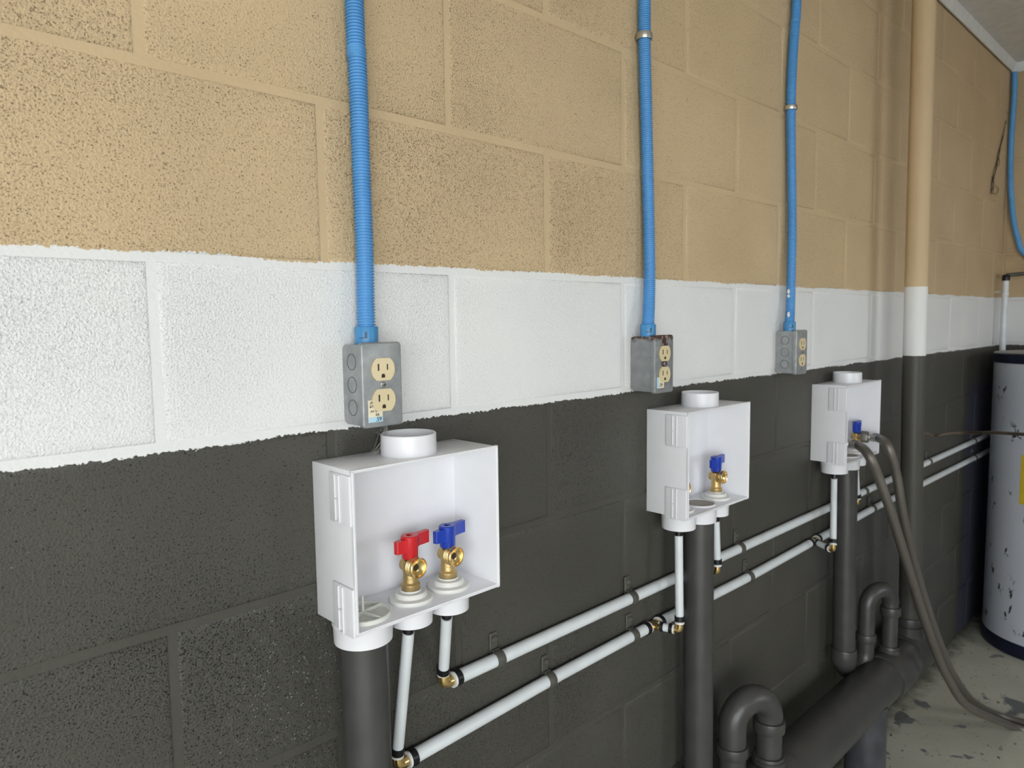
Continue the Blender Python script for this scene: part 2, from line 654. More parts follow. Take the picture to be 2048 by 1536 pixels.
# painted board where wall and ceiling meet
g = G().prism([(0, 0), (0.001, 0)], 0, 1) if False else G()
prof = [(-0.004, CEIL), (-0.004, 2.416), (-0.011, 2.413), (-0.019, 2.424), (-0.021, CEIL)]
n_ = len(prof)
vs = [(x, y, z) for x in (XW, XE) for y, z in prof]
g.add(vs, [tuple(range(n_)), tuple(reversed(range(n_, 2 * n_)))]
      + [(i, (i + 1) % n_, (i + 1) % n_ + n_, i + n_) for i in range(n_)])
struct(obj('trim_1', g, M_TRIM))
g = G()
vs = [(XE + y, x, z) for x in (DY, 0.0) for y, z in prof]
g.add(vs, [tuple(range(n_)), tuple(reversed(range(n_, 2 * n_)))]
      + [(i, (i + 1) % n_, (i + 1) % n_ + n_, i + n_) for i in range(n_)])
struct(obj('trim_2', g, M_TRIM))

# ------------------------------------------------------------------ washer outlet boxes
BW, BD = 0.2285, 0.0942


def outlet_shell(name, x0, z0, z1, label, drains):
    """open-fronted plastic laundry box; drains = [(x, radius)] of the sockets under it"""
    t = thing(name, label, 'outlet box', (x0 + BW / 2, 0, z0), 'white laundry boxes on the wall')
    x1 = x0 + BW
    th = 0.003
    bm = bmesh.new()
    # tray: outer and inner skin
    O = [(x0, 0, z0), (x1, 0, z0), (x1, 0, z1), (x0, 0, z1), (x0, -BD, z0), (x1, -BD, z0), (x1, -BD, z1), (x0, -BD, z1)]
    I = [(x0 + th, -th, z0 + th), (x1 - th, -th, z0 + th), (x1 - th, -th, z1 - th), (x0 + th, -th, z1 - th),
         (x0 + th, -BD, z0 + th), (x1 - th, -BD, z0 + th), (x1 - th, -BD, z1 - th), (x0 + th, -BD, z1 - th)]
    v = [bm.verts.new(p) for p in O + I]
    q = [(0, 1, 2, 3), (0, 4, 5, 1), (1, 5, 6, 2), (2, 6, 7, 3), (3, 7, 4, 0)]
    for f in q:
        bm.faces.new([v[i] for i in f])
        bm.faces.new([v[i + 8] for i in reversed(f)])
    for a, b in ((4, 5), (5, 6), (6, 7), (7, 4)):
        bm.faces.new([v[a], v[a + 8], v[b + 8], v[b]])
    bmesh.ops.recalc_face_normals(bm, faces=bm.faces[:])
    bmesh.ops.bevel(bm, geom=[e for e in bm.edges if e.calc_length() > 0.01], offset=0.0009, segments=2,
                    profile=0.5, affect='EDGES')
    g = G().bm(bm)
    shell = obj('shell', g, M_ABS, t)
    # moulded ribs on the back panel
    g = G().box(x0 + th, x1 - th, -th - 0.0003, -th, z0 + 0.083, z0 + 0.0845)
    obj('mould_line', g, M_ABS, shell)
    # lip around the open front
    g = G()
    e_ = 0.0011
    g.box(x0 - e_, x1 + e_, -BD - 0.0008, -BD + 0.0036, z1 - 0.0015, z1 + e_, 0.0005, 1)
    g.box(x0 - e_, x1 + e_, -BD - 0.0008, -BD + 0.0036, z0 - e_, z0 + 0.0015, 0.0005, 1)
    g.box(x0 - e_, x0 + 0.0015, -BD - 0.0008, -BD + 0.0036, z0, z1, 0.0005, 1)
    g.box(x1 - 0.0015, x1 + e_, -BD - 0.0008, -BD + 0.0036, z0, z1, 0.0005, 1)
    obj('front_lip', g, M_ABS, t)
    # open vent collar on top
    xc, yc = (x0 + x1) / 2, YC
    g = G().lathe((xc, -0.047, z1 - 0.0005), (0, 0, 1), [(0.0365, 0), (0.0362, 0.027), (0.0352, 0.0278), (0.0335, 0.027), (0.0332, 0.002), (0.0001, 0.002)], 48)
    obj('top_collar', g, M_ABS, t)
    for x, r, hgt in drains:
        g = G().lathe((x, yc, z0 + 0.0005), (0, 0, -1), [(r + 0.0012, 0), (r + 0.0012, 0.004), (r, 0.006), (r - 0.0008, hgt), (r - 0.003, hgt), (r - 0.0035, 0.01), (0.0001, 0.01)], 40)
        obj('bottom_collar', g, M_ABS, t)
    # mounting tabs with slotted rib on both side walls
    for side in (-1, 1):
        xs = x0 if side < 0 else x1
        for za, zb in ((z1 - 0.066, z1 - 0.006), (z0 - 0.004, z0 + 0.056)):
            g = G()
            xa, xb = sorted((xs, xs + side * 0.0035))
            g.box(xa, xb, -0.0915, -0.046, za, zb, 0.0012)
            xa, xb = sorted((xs + side * 0.0035, xs + side * 0.0055))
            g.box(xa, xb, -0.0712, -0.0696, za + 0.0015, zb - 0.0015, 0.0004, 1)
            g.box(xa, xb, -0.0622, -0.0606, za + 0.0015, zb - 0.0015, 0.0004, 1)
            g.box(xa, xb, -0.0700, -0.0615, za + 0.0015, za + 0.0035)
            g.box(xa, xb, -0.0700, -0.0615, (za + zb) / 2 - 0.0008, (za + zb) / 2 + 0.0008)
            obj('mounting_tab', g, M_ABS, t)
    return t


YC = -0.052
BOX1 = (0.1745, 0.9815, 1.1790)
BOX2 = (0.8850, 0.9765, 1.1775)
BOX3 = (1.6300, 0.9690, 1.1735)
D1, S1A, S1B = 0.2085, 0.2825, 0.3460
S2A, D2, S2B = 0.9185, 0.9915, 1.0560
S3A, D3, S3B = 1.6600, 1.7390, 1.8080
b1 = outlet_shell('laundry_box', *BOX1, 'nearest white laundry box, with a red and a blue valve handle in view',
                  [(D1, 0.0370, 0.027), (S1A, 0.0285, 0.028), (S1B, 0.0285, 0.028)])
b2 = outlet_shell('laundry_box', *BOX2, 'middle white laundry box with only a blue valve handle showing',
                  [(S2A, 0.033, 0.030), (D2, 0.0345, 0.031), (S2B, 0.0265, 0.031)])
b3 = outlet_shell('laundry_box', *BOX3, 'farthest white laundry box with braided hoses coming out',
                  [(S3A, 0.034, 0.030), (D3, 0.0345, 0.031), (S3B, 0.0265, 0.031)])

# test caps sitting in the drain holes
zf = BOX1[1] + 0.003
g = G().lathe((D1, YC, zf), (0, 0, 1), [(0.0345, 0.0), (0.0345, 0.0045), (0.033, 0.0055), (0.0315, 0.0045), (0.031, 0.001), (0.0001, 0.001)], 48)
cup = obj('test_cap', g, M_FROST, b1)
cup['label'] = 'frosted drain cap with cross fins'
g = G()
for a in (0.2, 0.2 + math.pi / 2):
    xf = Matrix.Translation((D1, YC, zf)) @ Matrix.Rotation(a, 4, 'Z')
    g.box(-0.031, 0.031, -0.0006, 0.0006, 0.001, 0.006, xf=xf)
g.box(-0.0012, 0.0012, -0.0012, 0.0012, 0.001, 0.026, xf=Matrix.Translation((D1, YC, zf)))
obj('cross_fins', g, M_FROST, cup)
M_CAPBROWN = plain('grey_brown_membrane', (0.36, 0.33, 0.27), 0.6, var=0.15)
for x, b, root in ((D2, BOX2, b2), (D3, BOX3, b3)):
    z = b[1] + 0.003
    rim = obj('drain_rim', G().lathe((x, YC, z), (0, 0, 1), [(0.0325, 0), (0.0325, 0.003), (0.030, 0.003), (0.029, 0)], 40), M_ABS, root)
    disc = obj('drain_disc', G().lathe((x, YC, z), (0, 0, 1), [(0.029, 0), (0.029, 0.0015), (0.0001, 0.0018)], 40), M_CAPBROWN, rim)
    disc['label'] = 'flat grey-brown disc closing the drain hole'


# ------------------------------------------------------------------ brass valves
def valve(x, z, mat, label, rz=0.08, group='washer valves in the laundry boxes'):
    y = YC
    t = thing('washer_valve', label, 'valve', (x, y, z), group)
    # stepped white gasket
    g = G().lathe((x, y, z), (0, 0, 1), [(0.0288, 0), (0.0294, 0.0010), (0.0294, 0.0036), (0.0286, 0.0050), (0.0218, 0.0062), (0.0212, 0.0070), (0.0208, 0.0106), (0.0196, 0.0120), (0.0140, 0.0128), (0.0134, 0.0145), (0.0001, 0.0145)], 48)
    obj('gasket', g, M_ABS_WARM, t)
    zb = z + 0.0145
    g = G().lathe((x, y, zb - 0.001), (0, 0, 1), [(0.0118, 0), (0.0124, 0.001), (0.0124, 0.006), (0.0127, 0.0065), (0.0127, 0.0085), (0.0116, 0.0095), (0.0100, 0.0112), (0.0100, 0.0160), (0.0104, 0.0163), (0.0104, 0.0175), (0.0100, 0.0178), (0.0099, 0.022), (0.0104, 0.027), (0.0110, 0.033), (0.0104, 0.040), (0.0075, 0.0425), (0.006, 0.043), (0.006, 0.046), (0.0001, 0.046)], 28)
    body = obj('body', g, M_BRASSCAST, t)
    zo = zb + 0.0315
    # threaded hose outlet facing the room, with a flared mouth
    pr = [(0.0098, -0.004), (0.0098, 0.003), (0.0118, 0.0045)]
    for k in range(3):
        pr += [(0.0136, 0.0050 + k * 0.0028), (0.0136, 0.0063 + k * 0.0028), (0.0127, 0.0069 + k * 0.0028), (0.0127, 0.0076 + k * 0.0028)]
    pr += [(0.0137, 0.0150), (0.0137, 0.0178), (0.0130, 0.0186), (0.0115, 0.0178), (0.0108, 0.0155), (0.0060, 0.0124), (0.0045, 0.0120)]
    dirv = Vector((math.sin(rz), -math.cos(rz), 0))
    g = G().lathe((x, y, zo), dirv, pr, 36)
    outl = obj('hose_outlet', g, M_BRASS, t)
    g = G().lathe(Vector((x, y, zo)) + dirv * 0.0123, dirv, [(0.0047, 0), (0.0001, 0.0002)], 6)
    obj('bore', g, M_SLOT, outl)
    # boss behind the ball
    g = G().lathe((x, y, zo), -dirv, [(0.0085, 0), (0.0085, 0.0125), (0.007, 0.014), (0.0001, 0.014)], 24)
    obj('boss', g, M_BRASSCAST, t)
    # lever handle: hub and two wings
    zh = zb + 0.0425
    xf = Matrix.Translation((x, y, zh)) @ Matrix.Rotation(rz, 4, 'Z')
    g = G().lathe((x, y, zh), (0, 0, 1), [(0.0102, 0), (0.0108, 0.001), (0.0115, 0.029), (0.0105, 0.0302), (0.0048, 0.0302), (0.0044, 0.026), (0.0001, 0.026)], 28)
    h = obj('handle_hub', g, mat, t)
    g = G()
    for sgn, tip in ((-1, 0.0235), (1, 0.0315)):
        plan = [(0.002, 0.0090), (0.0088, 0.0072), (0.0130, 0.0044), (tip - 0.001, 0.0040), (tip, 0.0032)]
        plan = plan + [(a_, -b_) for a_, b_ in reversed(plan)]
        n_ = len(plan)
        z0_, z1_ = (0.0105, 0.0270) if sgn < 0 else (0.0130, 0.0295)
        g = G().add([xf @ Vector((sgn * a_, b_, z_ + 0.0012 * sgn * min(1, a_ / 0.02))) for z_ in (z0_, z1_) for a_, b_ in plan],
                    [tuple(range(n_)), tuple(reversed(range(n_, 2 * n_)))] + [(i, (i + 1) % n_, (i + 1) % n_ + n_, i + n_) for i in range(n_)])
        obj('handle_wing', g, mat, h)
    return t, Vector((x, y, zo)), dirv


zf1, zf2, zf3 = BOX1[1] + 0.003, BOX2[1] + 0.003, BOX3[1] + 0.003
valve(S1A, zf1, M_RED, 'red-handled brass valve in the nearest laundry box')
valve(S1B, zf1, M_BLUE, 'blue-handled brass valve beside the red-handled valve')
valve(S2A, zf2, M_RED, 'valve behind the left side of the middle laundry box, brass barely showing')
valve(S2B, zf2, M_BLUE, 'blue-handled brass valve in the middle laundry box')
_, o3a, d3 = valve(S3A, zf3, M_RED, 'hidden valve with a hose at the left of the farthest laundry box')
_, o3b, d3 = valve(S3B, zf3, M_BLUE, 'blue-handled valve with a braided hose in the farthest laundry box')

# ------------------------------------------------------------------ receptacle boxes on the wall


def dshape(cx, cz, wd, ht, cut):
    """round face with flat top and bottom"""
    r = wd / 2
    a = math.asin(min(1, (ht / 2) / r))
    pts = []
    for i in range(11):
        q = -a + 2 * a * i / 10
        pts.append((cx + r * math.cos(q), cz + r * math.sin(q)))
    for i in range(11):
        q = math.pi - a + 2 * a * i / 10
        pts.append((cx + r * math.cos(q), cz + r * math.sin(q)))
    return pts


def receptacle_box(xc, zc, depth, mat, label, sticker=None, tilt=0.0, knock=True):
    t = thing('receptacle_box', label, 'electrical outlet', (xc, 0, zc - 0.053), 'metal receptacle boxes')
    hw, hh = 0.0298, 0.0534
    g = G()
    bm = bmesh.new()
    bmesh.ops.create_cube(bm, size=1)
    for p in bm.verts:
        p.co = Vector((xc + p.co.x * 0.0545, -depth / 2 + p.co.y * depth, zc + p.co.z * 0.1015))
    ed = [e for e in bm.edges if (e.verts[0].co.z == e.verts[1].co.z or abs(e.verts[0].co.z - e.verts[1].co.z) < 1e-6) and abs(e.verts[0].co.y - e.verts[1].co.y) < 1e-6 and max(e.verts[0].co.y, e.verts[1].co.y) > -0.001]
    bmesh.ops.bevel(bm, geom=ed, offset=0.009, segments=5, profile=0.5, affect='EDGES')
    g.bm(bm)
    body = obj('box_body', g, mat, t)
    if knock:
        for side in (-1, 1):
            for k in (-1, 0, 1):
                c = (xc + side * 0.02725, -depth * 0.5, zc + k * 0.029)
                g = G().lathe(c, (side, 0, 0), [(0.0105, -0.0003), (0.0105, 0.0003), (0.0094, 0.0003), (0.0094, -0.0003)], 32, close=True)
                obj('knockout_ring', g, M_GROOVE, body)
    # raised cover with rounded lip
    bm = bmesh.new()
    bmesh.ops.create_cube(bm, size=1)
    for p in bm.verts:
        p.co = Vector((xc + p.co.x * 2 * hw, -depth - 0.0020 + p.co.y * 0.0084, zc + p.co.z * 2 * hh))
    bmesh.ops.bevel(bm, geom=[e for e in bm.edges if abs(e.verts[0].co.y - e.verts[1].co.y) > 0.005], offset=0.0045, segments=5, profile=0.5, affect='EDGES')
    yfr = min(p.co.y for p in bm.verts)
    bmesh.ops.bevel(bm, geom=[e for e in bm.edges if max(abs(q.co.y - yfr) for q in e.verts) < 1e-6], offset=0.0022, segments=3, profile=0.5, affect='EDGES')
    g = G().bm(bm)
    cov = obj('cover_plate', g, mat, t)
    yf = -depth - 0.0062
    for s in (1, -1):
        cz = zc + s * 0.0194
        g = G().prism(dshape(xc + 0.0005, cz, 0.0345, 0.0282, 0), yf + 0.001, yf - 0.0018)
        rc = obj('receptacle_face', g, M_IVORY, t, sharp=50)
        g = G()
        g.box(xc - 0.0077, xc - 0.0057, yf - 0.0021, yf, cz - 0.0015, cz + 0.0072)
        g.box(xc + 0.0058, xc + 0.0074, yf - 0.0021, yf, cz - 0.0010, cz + 0.0066)
        g.prism([(xc - 0.0024, cz - 0.0105), (xc + 0.0026, cz - 0.0105), (xc + 0.0026, cz - 0.0072), (xc + 0.0016, cz - 0.0056),
                 (xc - 0.0014, cz - 0.0056), (xc - 0.0024, cz - 0.0072)], yf, yf - 0.0021)
        obj('slot', g, M_SLOT, rc)
    g = G().lathe((xc + 0.0005, yf + 0.0005, zc), (0, -1, 0), [(0.0036, 0), (0.0036, 0.0012), (0.0026, 0.0020), (0.0001, 0.0022)], 20)
    sc_ = obj('screw', g, M_STEEL, t)
    g = G().box(xc - 0.0030, xc + 0.0040, yf - 0.0019, yf - 0.0008, zc - 0.0005, zc + 0.0005)
    obj('screw_slot', g, M_SLOT, sc_)
    if sticker == 'full':
        sx0, sx1, sz0, sz1 = xc - 0.0225, xc - 0.0015, zc - 0.0465, zc - 0.0185
        g = G().box(sx0, sx1, yf - 0.00025, yf, sz0, sz1)
        st = obj('price_sticker', g, M_STICK, t)
        g = G().box(sx0 + 0.0005, sx1, yf - 0.0004, yf, sz0, sz0 + 0.0065)
        obj('sticker_strip', g, M_STICKB, st)
        yy = yf - 0.0006
        for s_, sz_, px_, pz_ in (('JAN', 0.0042, 0.003, 0.0235), ('67-', 0.0048, 0.002, 0.0185), ('A57 168', 0.0034, 0.003, 0.0128),
                                  ('EA', 0.0048, 0.0105, 0.0078), ('.59', 0.0072, 0.0105, 0.0012)):
            obj('sticker_print', text_geo(s_, sz_, (sx0 + px_, yy, sz0 + pz_)), M_INK, st)
    elif sticker:
        sx0, sx1, sz0, sz1 = xc - 0.0240, xc - 0.0010, zc - 0.0440, zc - 0.0240
        st = obj('price_sticker', G().box(sx0, sx1, yf - 0.00025, yf, sz0, sz1), M_STICK, t)
        obj('sticker_strip', G().box(sx0, sx0 + 0.006, yf - 0.0004, yf, sz0, sz1), M_STICKB, st)
        obj('sticker_print', text_geo('.59', 0.0085, (sx0 + 0.0075, yf - 0.0006, sz0 + 0.003)), M_INK, st)
    return t


E1 = (0.2500, J0 - 0.1502, 0.0425)
E2 = (0.8605, J0 - 0.1545, 0.050)
E3 = (1.4450, J0 - 0.1555, 0.047)
receptacle_box(*E1, M_BOX, 'nearest grey metal receptacle box with a price sticker below left', 'full')
receptacle_box(*E2, M_BOXRUST, 'rusty-topped middle metal receptacle box above the middle laundry box', 'small', knock=False)
receptacle_box(*E3, M_BOX, 'farthest grey metal receptacle box, without sticker', None)

# ------------------------------------------------------------------ blue conduits


def conduit(px, ybox, ywall, ztop_box, rc, label, straps):
    """px: photo pixels of the centre line from top to bottom"""
    pts = []
    n = len(px)
    for i, (u, v) in enumerate(px):
        t_ = i / (n - 1)
        yy = ywall + (ybox - ywall) * max(0.0, (t_ - 0.55) / 0.45) ** 1.5
        pts.append(PY(u, v, yy))
    d = (pts[0] - pts[1]).normalized()
    if abs(d.z) > 0.2 and pts[0].z < 2.41:
        top = pts[0] + Vector((0, 0, 2.452 - pts[0].z))
        top.x += d.x * 0.25 * (2.41 - pts[0].z)
        pts = [top] + pts
    bottom = Vector((pts[-1].x, ybox, ztop_box))
    t = thing('blue_conduit', label, 'conduit', bottom, 'blue corrugated conduits')
    hcon = 0.0235
    pts[-1] = Vector((bottom.x, ybox, ztop_box + hcon - 0.003))
    path = resample(spline(pts, 16), 0.00095)
    rr = [rc if (i % 4) in (0, 1) else rc - 0.0021 for i in range(len(path))]
    obj('corrugated_tube', G().tube(path, rr, 20), M_ENT, t, sharp=40)
    g = G().lathe(bottom, (0, 0, 1), [(rc + 0.0022, -0.002), (rc + 0.0028, 0.002), (rc + 0.0032, hcon - 0.0015), (rc + 0.0022, hcon), (rc - 0.001, hcon)], 28)
    con = obj('snap_connector', g, M_ENTC, t)
    # latch window on the front of the connector
    q = Vector((-0.60, -0.80, 0))
    s = Vector((0.80, -0.60, 0))
    c0 = bottom + q * (rc + 0.0027)
    xf = Matrix(((s.x, q.x, 0, c0.x), (s.y, q.y, 0, c0.y), (0, 0, 1, c0.z), (0, 0, 0, 1)))
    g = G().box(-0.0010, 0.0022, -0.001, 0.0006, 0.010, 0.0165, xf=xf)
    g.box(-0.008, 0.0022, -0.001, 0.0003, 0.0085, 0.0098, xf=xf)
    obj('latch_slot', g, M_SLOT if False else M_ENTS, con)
    for (u, v, w_) in straps:
        c = min(path, key=lambda p: (project(p) - Vector((u, v))).length)
        st = thing('conduit_strap', strap_label.pop(0), 'strap', c, 'straps over the blue conduits')
        pr = [(rc + 0.0006, -w_), (rc + 0.0026, -w_), (rc + 0.0032, -w_ * 0.5), (rc + 0.0032, w_ * 0.5), (rc + 0.0026, w_), (rc + 0.0006, w_)]
        obj('band', G().lathe(c, (0, 0, 1), pr, 28, close=True), M_STRAPM, st)
        g = G().box(c.x + rc * 0.5, c.x + rc + 0.020, -0.0018, 0.0, c.z - w_, c.z + w_, 0.0005, 1)
        g.box(c.x + rc * 0.6, c.x + rc + 0.004, c.y, 0.0, c.z - w_, c.z + w_)
        obj('foot', g, M_STRAPM, st)
        g = G().lathe((c.x + rc + 0.013, -0.0018, c.z), (0, -1, 0), [(0.0035, 0), (0.003, 0.0015), (0.0001, 0.002)], 14)
        obj('screw', g, M_STEEL, st)
    return t


def project(p):
    d = Vector(p) - CAM
    zc = d.dot(FWD)
    return Vector((1024 + FPX * d.dot(RIGHT) / zc, 768 - FPX * d.dot(UP) / zc))


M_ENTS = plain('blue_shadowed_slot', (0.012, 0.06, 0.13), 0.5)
strap_label = ['wide zinc strap high on the middle blue conduit', 'small zinc strap high on the third blue conduit']
conduit([(708.5, 0), (713, 100), (717.5, 200), (721, 300), (725, 400), (729, 500), (731, 600), (732.5, 655)], -0.0215, -0.0150, E1[1] + 0.0500, 0.0120,
        'blue corrugated conduit dropping to the nearest receptacle box', [])
conduit([(1289, 0), (1288.5, 75), (1291, 180), (1294, 300), (1297, 430), (1299, 540), (1298, 605), (1296, 655)], -0.0270, -0.0150, E2[1] + 0.0500, 0.0115,
        'blue corrugated conduit dropping to the rusty middle receptacle box', [(1288.5, 73, 0.006)])
conduit([(1593, 0), (1590, 50), (1586, 104), (1583, 165), (1582, 216), (1582, 260), (1583, 338), (1584, 455), (1583, 521), (1581, 610), (1579, 645)], -0.0260, -0.0150, E3[1] + 0.0500, 0.0113,
        'blue corrugated conduit dropping to the farthest receptacle box', [(1582, 216, 0.005)])

# drips of white band paint on the third conduit
third = [o_ for o_ in COL.objects if o_.get('label') == 'blue corrugated conduit dropping to the farthest receptacle box'][0]
for u, v, rz_ in ((1577, 583, 0.006), (1577, 592, 0.004), (1577, 629, 0.007)):
    c = PY(u, v, -0.028)
    g = G().lathe(c - Vector((0, 0, rz_)), (0, 0, 1), [(0.0001, 0)] + [(0.0035 * math.sin(math.pi * k / 8), rz_ * (1 - math.cos(math.pi * k / 8))) for k in range(1, 8)] + [(0.0001, 2 * rz_)], 12)
    obj('paint_drip', g, M_RINGW, third)

# smooth blue conduit in the far corner
cp = [PX(u, v, 3.600) for u, v in ((2029, 128), (2029, 180), (2025, 240), (2022, 290), (2021, 350), (2023, 400), (2027, 440), (2035, 475), (2052, 510))]
cp = [cp[0] + Vector((0, 0, 0.05))] + cp + [cp[-1] + Vector((0, -0.16, -0.10)), cp[-1] + Vector((0, -0.36, -0.16))]
t = thing('blue_conduit', 'thin blue conduit curving down in the far corner above the water heater', 'conduit', cp[-1], 'blue corrugated conduits')
path = resample(spline(cp, 12), 0.0016)
obj('corrugated_tube', G().tube(path, [0.0118 if i % 4 < 2 else 0.0108 for i in range(len(path))], 14), M_ENT, t, sharp=80)
obj('white_sleeve', G().tube([path[0], path[0] - Vector((0, 0, 0.085))], 0.0135, 16), M_PEX, t)

# ------------------------------------------------------------------ grey drain piping
YD = -0.115
drain_pts = [PY(1615, 1500, YD), PY(1669, 1446, YD), PY(1790, 1330, YD)]
zd = sum(p.z for p in drain_pts) / 3
RD = 0.0610


def zdrain(x):
    return zd - 0.004 * (x - 1.8)


def coupling(c, axis, r, half):
    return G().lathe(Vector(c) - Vector(axis) * half, axis, [(r - 0.002, 0), (r + 0.004, 0.0005), (r + 0.0048, 0.003), (r + 0.0048, half * 2 - 0.003), (r + 0.004, half * 2 - 0.0005), (r - 0.002, half * 2)], 32)


def standpipe(xs, ys, ztop, x1, y1, x2, rr, r, zb, zt, zl, zr, label, tilt=0.0):
    """straight pipe from the box, trap bend, riser leg (x1, y1), return bend and drop into the drain at x2"""
    t = thing('drain_standpipe', label, 'drain pipe', (xs, ys, zb), 'dark grey standpipes')
    p0, p1 = Vector((xs, ys, ztop)), Vector((xs + tilt, ys, zb + 0.05))
    obj('pipe', G().tube([p0, p1], r, 32), M_GREYPVC, t)
    obj('trap_hub', coupling(p1 + Vector((0, 0, 0.005)), (0, 0, 1), r, 0.022), M_GREYPVC, t)
    a = Vector((x1, y1, 0)) - Vector((p1.x, p1.y, 0))
    hw = a.length / 2
    a.normalize()
    c = Vector(((p1.x + x1) / 2, (p1.y + y1) / 2, zb + 0.045))
    path = arc(c, -a, Vector((0, 0, -1)), hw, 0, math.pi, 16)
    path = [path[0] + Vector((0, 0, 0.02))] + path
    nn = len(path)
    obj('trap_bend', G().tube(path, [r + (rr - r) * min(1, i / 8) for i in range(nn)], 28), M_GREYPVC, t)
    leg0 = Vector((x1, y1, zb + 0.045))
    y2 = YD
    b = Vector((x2 - x1, y2 - y1, 0))
    hw2 = b.length / 2
    b.normalize()
    ztop_leg = zt - hw2 - rr
    c2 = Vector(((x1 + x2) / 2, (y1 + y2) / 2, ztop_leg))
    path = [leg0] + arc(c2, -b, Vector((0, 0, 1)), hw2, 0, math.pi, 20)
    obj('return_bend', G().tube(path, rr, 28), M_GREYPVC, t)
    zt2 = zdrain(x2) + RD * 0.9
    obj('drop_leg', G().tube([Vector((x2, y2, ztop_leg + 0.002)), Vector((x2, y2, zt2 - 0.01))], rr - 0.0012, 28), M_GREYPVC, t)
    obj('bend_coupling', coupling((x1, y1, zl), (0, 0, 1), rr, 0.012), M_GREYPVC, t)
    obj('bend_coupling', coupling((x2, y2, zr), (0, 0, 1), rr, 0.013), M_GREYPVC, t)
    obj('drain_hub', coupling((x2, y2, zt2 + 0.010), (0, 0, 1), rr, 0.016), M_GREYPVC, t)
    return t


zc1, zc2, zc3 = BOX1[1] - 0.012, BOX2[1] - 0.012, BOX3[1] - 0.012
standpipe(D1, YC, zc1, 0.312, -0.078, 0.430, 0.030, 0.0298, 0.330, 0.575, 0.430, 0.470,
          'dark grey standpipe under the nearest laundry box', 0.004)
standpipe(D2, YC, zc2, 1.088, -0.079, 1.182, 0.0292, 0.0298, 0.335, PY(1500, 1377, -0.10).z, PY(1461, 1500, -0.079).z, PY(1532, 1453, YD).z,
          'dark grey standpipe and trap under the middle laundry box', 0.006)
standpipe(D3, YC, zc3, 1.852, -0.078, 1.932, 0.0225, 0.0296, 0.345, PY(1757, 1165, -0.095).z, PY(1734, 1272, -0.078).z, PY(1778, 1223, YD).z,
          'dark grey standpipe and trap under the farthest laundry box', 0.020)

t = thing('main_drain', 'thick dark grey drain pipe running along the foot of the wall', 'drain pipe', (1.2, YD, 0.0))
path = [Vector((-0.35, YD, zdrain(-0.35))), Vector((2.19, YD, zdrain(2.19)))]
obj('pipe', G().tube(path, RD, 40), M_GREYPVC, t)
for x, rb in ((0.430, 0.036), (1.182, 0.036), (1.932, 0.029)):
    obj('tee_fitting', coupling((x, YD, zdrain(x)), (1, 0, 0), RD, 0.062), M_GREYPVC, t)
    obj('tee_branch', G().tube([Vector((x, YD, zdrain(x) + 0.03)), Vector((x, YD, zdrain(x) + RD + 0.012))], rb, 28), M_GREYPVC, t)
xv = 2.100
obj('wye_fitting', coupling((xv + 0.02, YD, zdrain(xv)), (1, 0, 0), RD, 0.068), M_GREYPVC, t)
obj('wye_branch', G().tube([Vector((xv, YD, zdrain(xv) + 0.02)), Vector((xv, YD, zdrain(xv) + RD + 0.03))], 0.040, 28), M_GREYPVC, t)
e = [Vector((2.17, YD, zdrain(2.17)))] + arc((2.19, YD + 0.09, zdrain(2.19)), (0, -1, 0), (1, 0, 0), 0.09, 0, math.pi / 2, 10) + [Vector((2.28, 0.02, zdrain(2.19)))]
obj('end_elbow', G().tube(e, RD + 0.003, 32), M_GREYPVC, t)

# upright pipe stub that carries the drain
sx, sy = 1.735, YD - 0.010
zs = zdrain(sx)
rs = 0.052
seg = 48
vs, fs = [], []
for ring in range(2):
    for wall_i in range(2):
        r_ = rs if wall_i == 0 else rs - 0.004
        for k in range(seg):
            a = 2 * math.pi * k / seg
            dx, dy = r_ * math.cos(a), r_ * math.sin(a)
            if ring == 0:
                z = 0.0
            else:      # saddle cut to the drain
                z = zs - math.sqrt(max(RD * RD - (dy - 0.010) ** 2, 0)) + 0.001
                z = min(z, zs - 0.012)
            vs.append((sx + dx, sy + dy, z))
for k in range(seg):
    k2 = (k + 1) % seg
    o0, i0, o1, i1 = 0, seg, 2 * seg, 3 * seg
    fs += [(o0 + k, o0 + k2, o1 + k2, o1 + k), (i0 + k2, i0 + k, i1 + k, i1 + k2), (o1 + k, o1 + k2, i1 + k2, i1 + k), (o0 + k2, o0 + k, i0 + k, i0 + k2)]
o = obj('pipe_stand', G().add(vs, fs), M_BLACKPIPE, None, origin=Vector((sx, sy, 0)))
tag(o, 'black upright pipe stub propping up the thick drain pipe', 'pipe stand')

# vent stack painted with the wall bands
pv = [((1849, 0), None), ((1840, 300), None), ((1826, 800), None), ((1820, 1190), None)]
pts = [PY(u, v, YD) for (u, v), _ in pv]
top = pts[0] + (pts[0] - pts[1]) * ((CEIL - pts[0].z) / (pts[0].z - pts[1].z))
bot = Vector((xv, YD, zdrain(xv) + RD + 0.01))
ztv, zbv = PY(1832, 574, YD).z, PY(1829, 711, YD).z
M_VENT = paint('painted_vent_pipe', 0.0, ztv, zbv, 0.0006)
t = thing('vent_stack', 'upright vent pipe painted tan, white and dark grey with the wall', 'pipe', bot)
obj('pipe', G().tube([top] + pts[1:] + [bot], 0.0305, 36), M_VENT, t)
obj('base_coupling', coupling(bot + Vector((0, 0, 0.026)), (0, 0, 1), 0.0305, 0.02), M_GREYPVC, t)

# ------------------------------------------------------------------ water lines
YP = -0.0116
ZA = sum(PY(u, v, YP).z for u, v in ((925, 1352), (1260, 1192), (1480, 1095), (1760, 970), (1900, 905))) / 5
KB = [PY(u, v, YP) for u, v in ((850, 1500), (1098, 1360), (1265, 1271), (1497, 1154), (1744, 1018), (1948, 916))]


def za_(x):
    return ZA


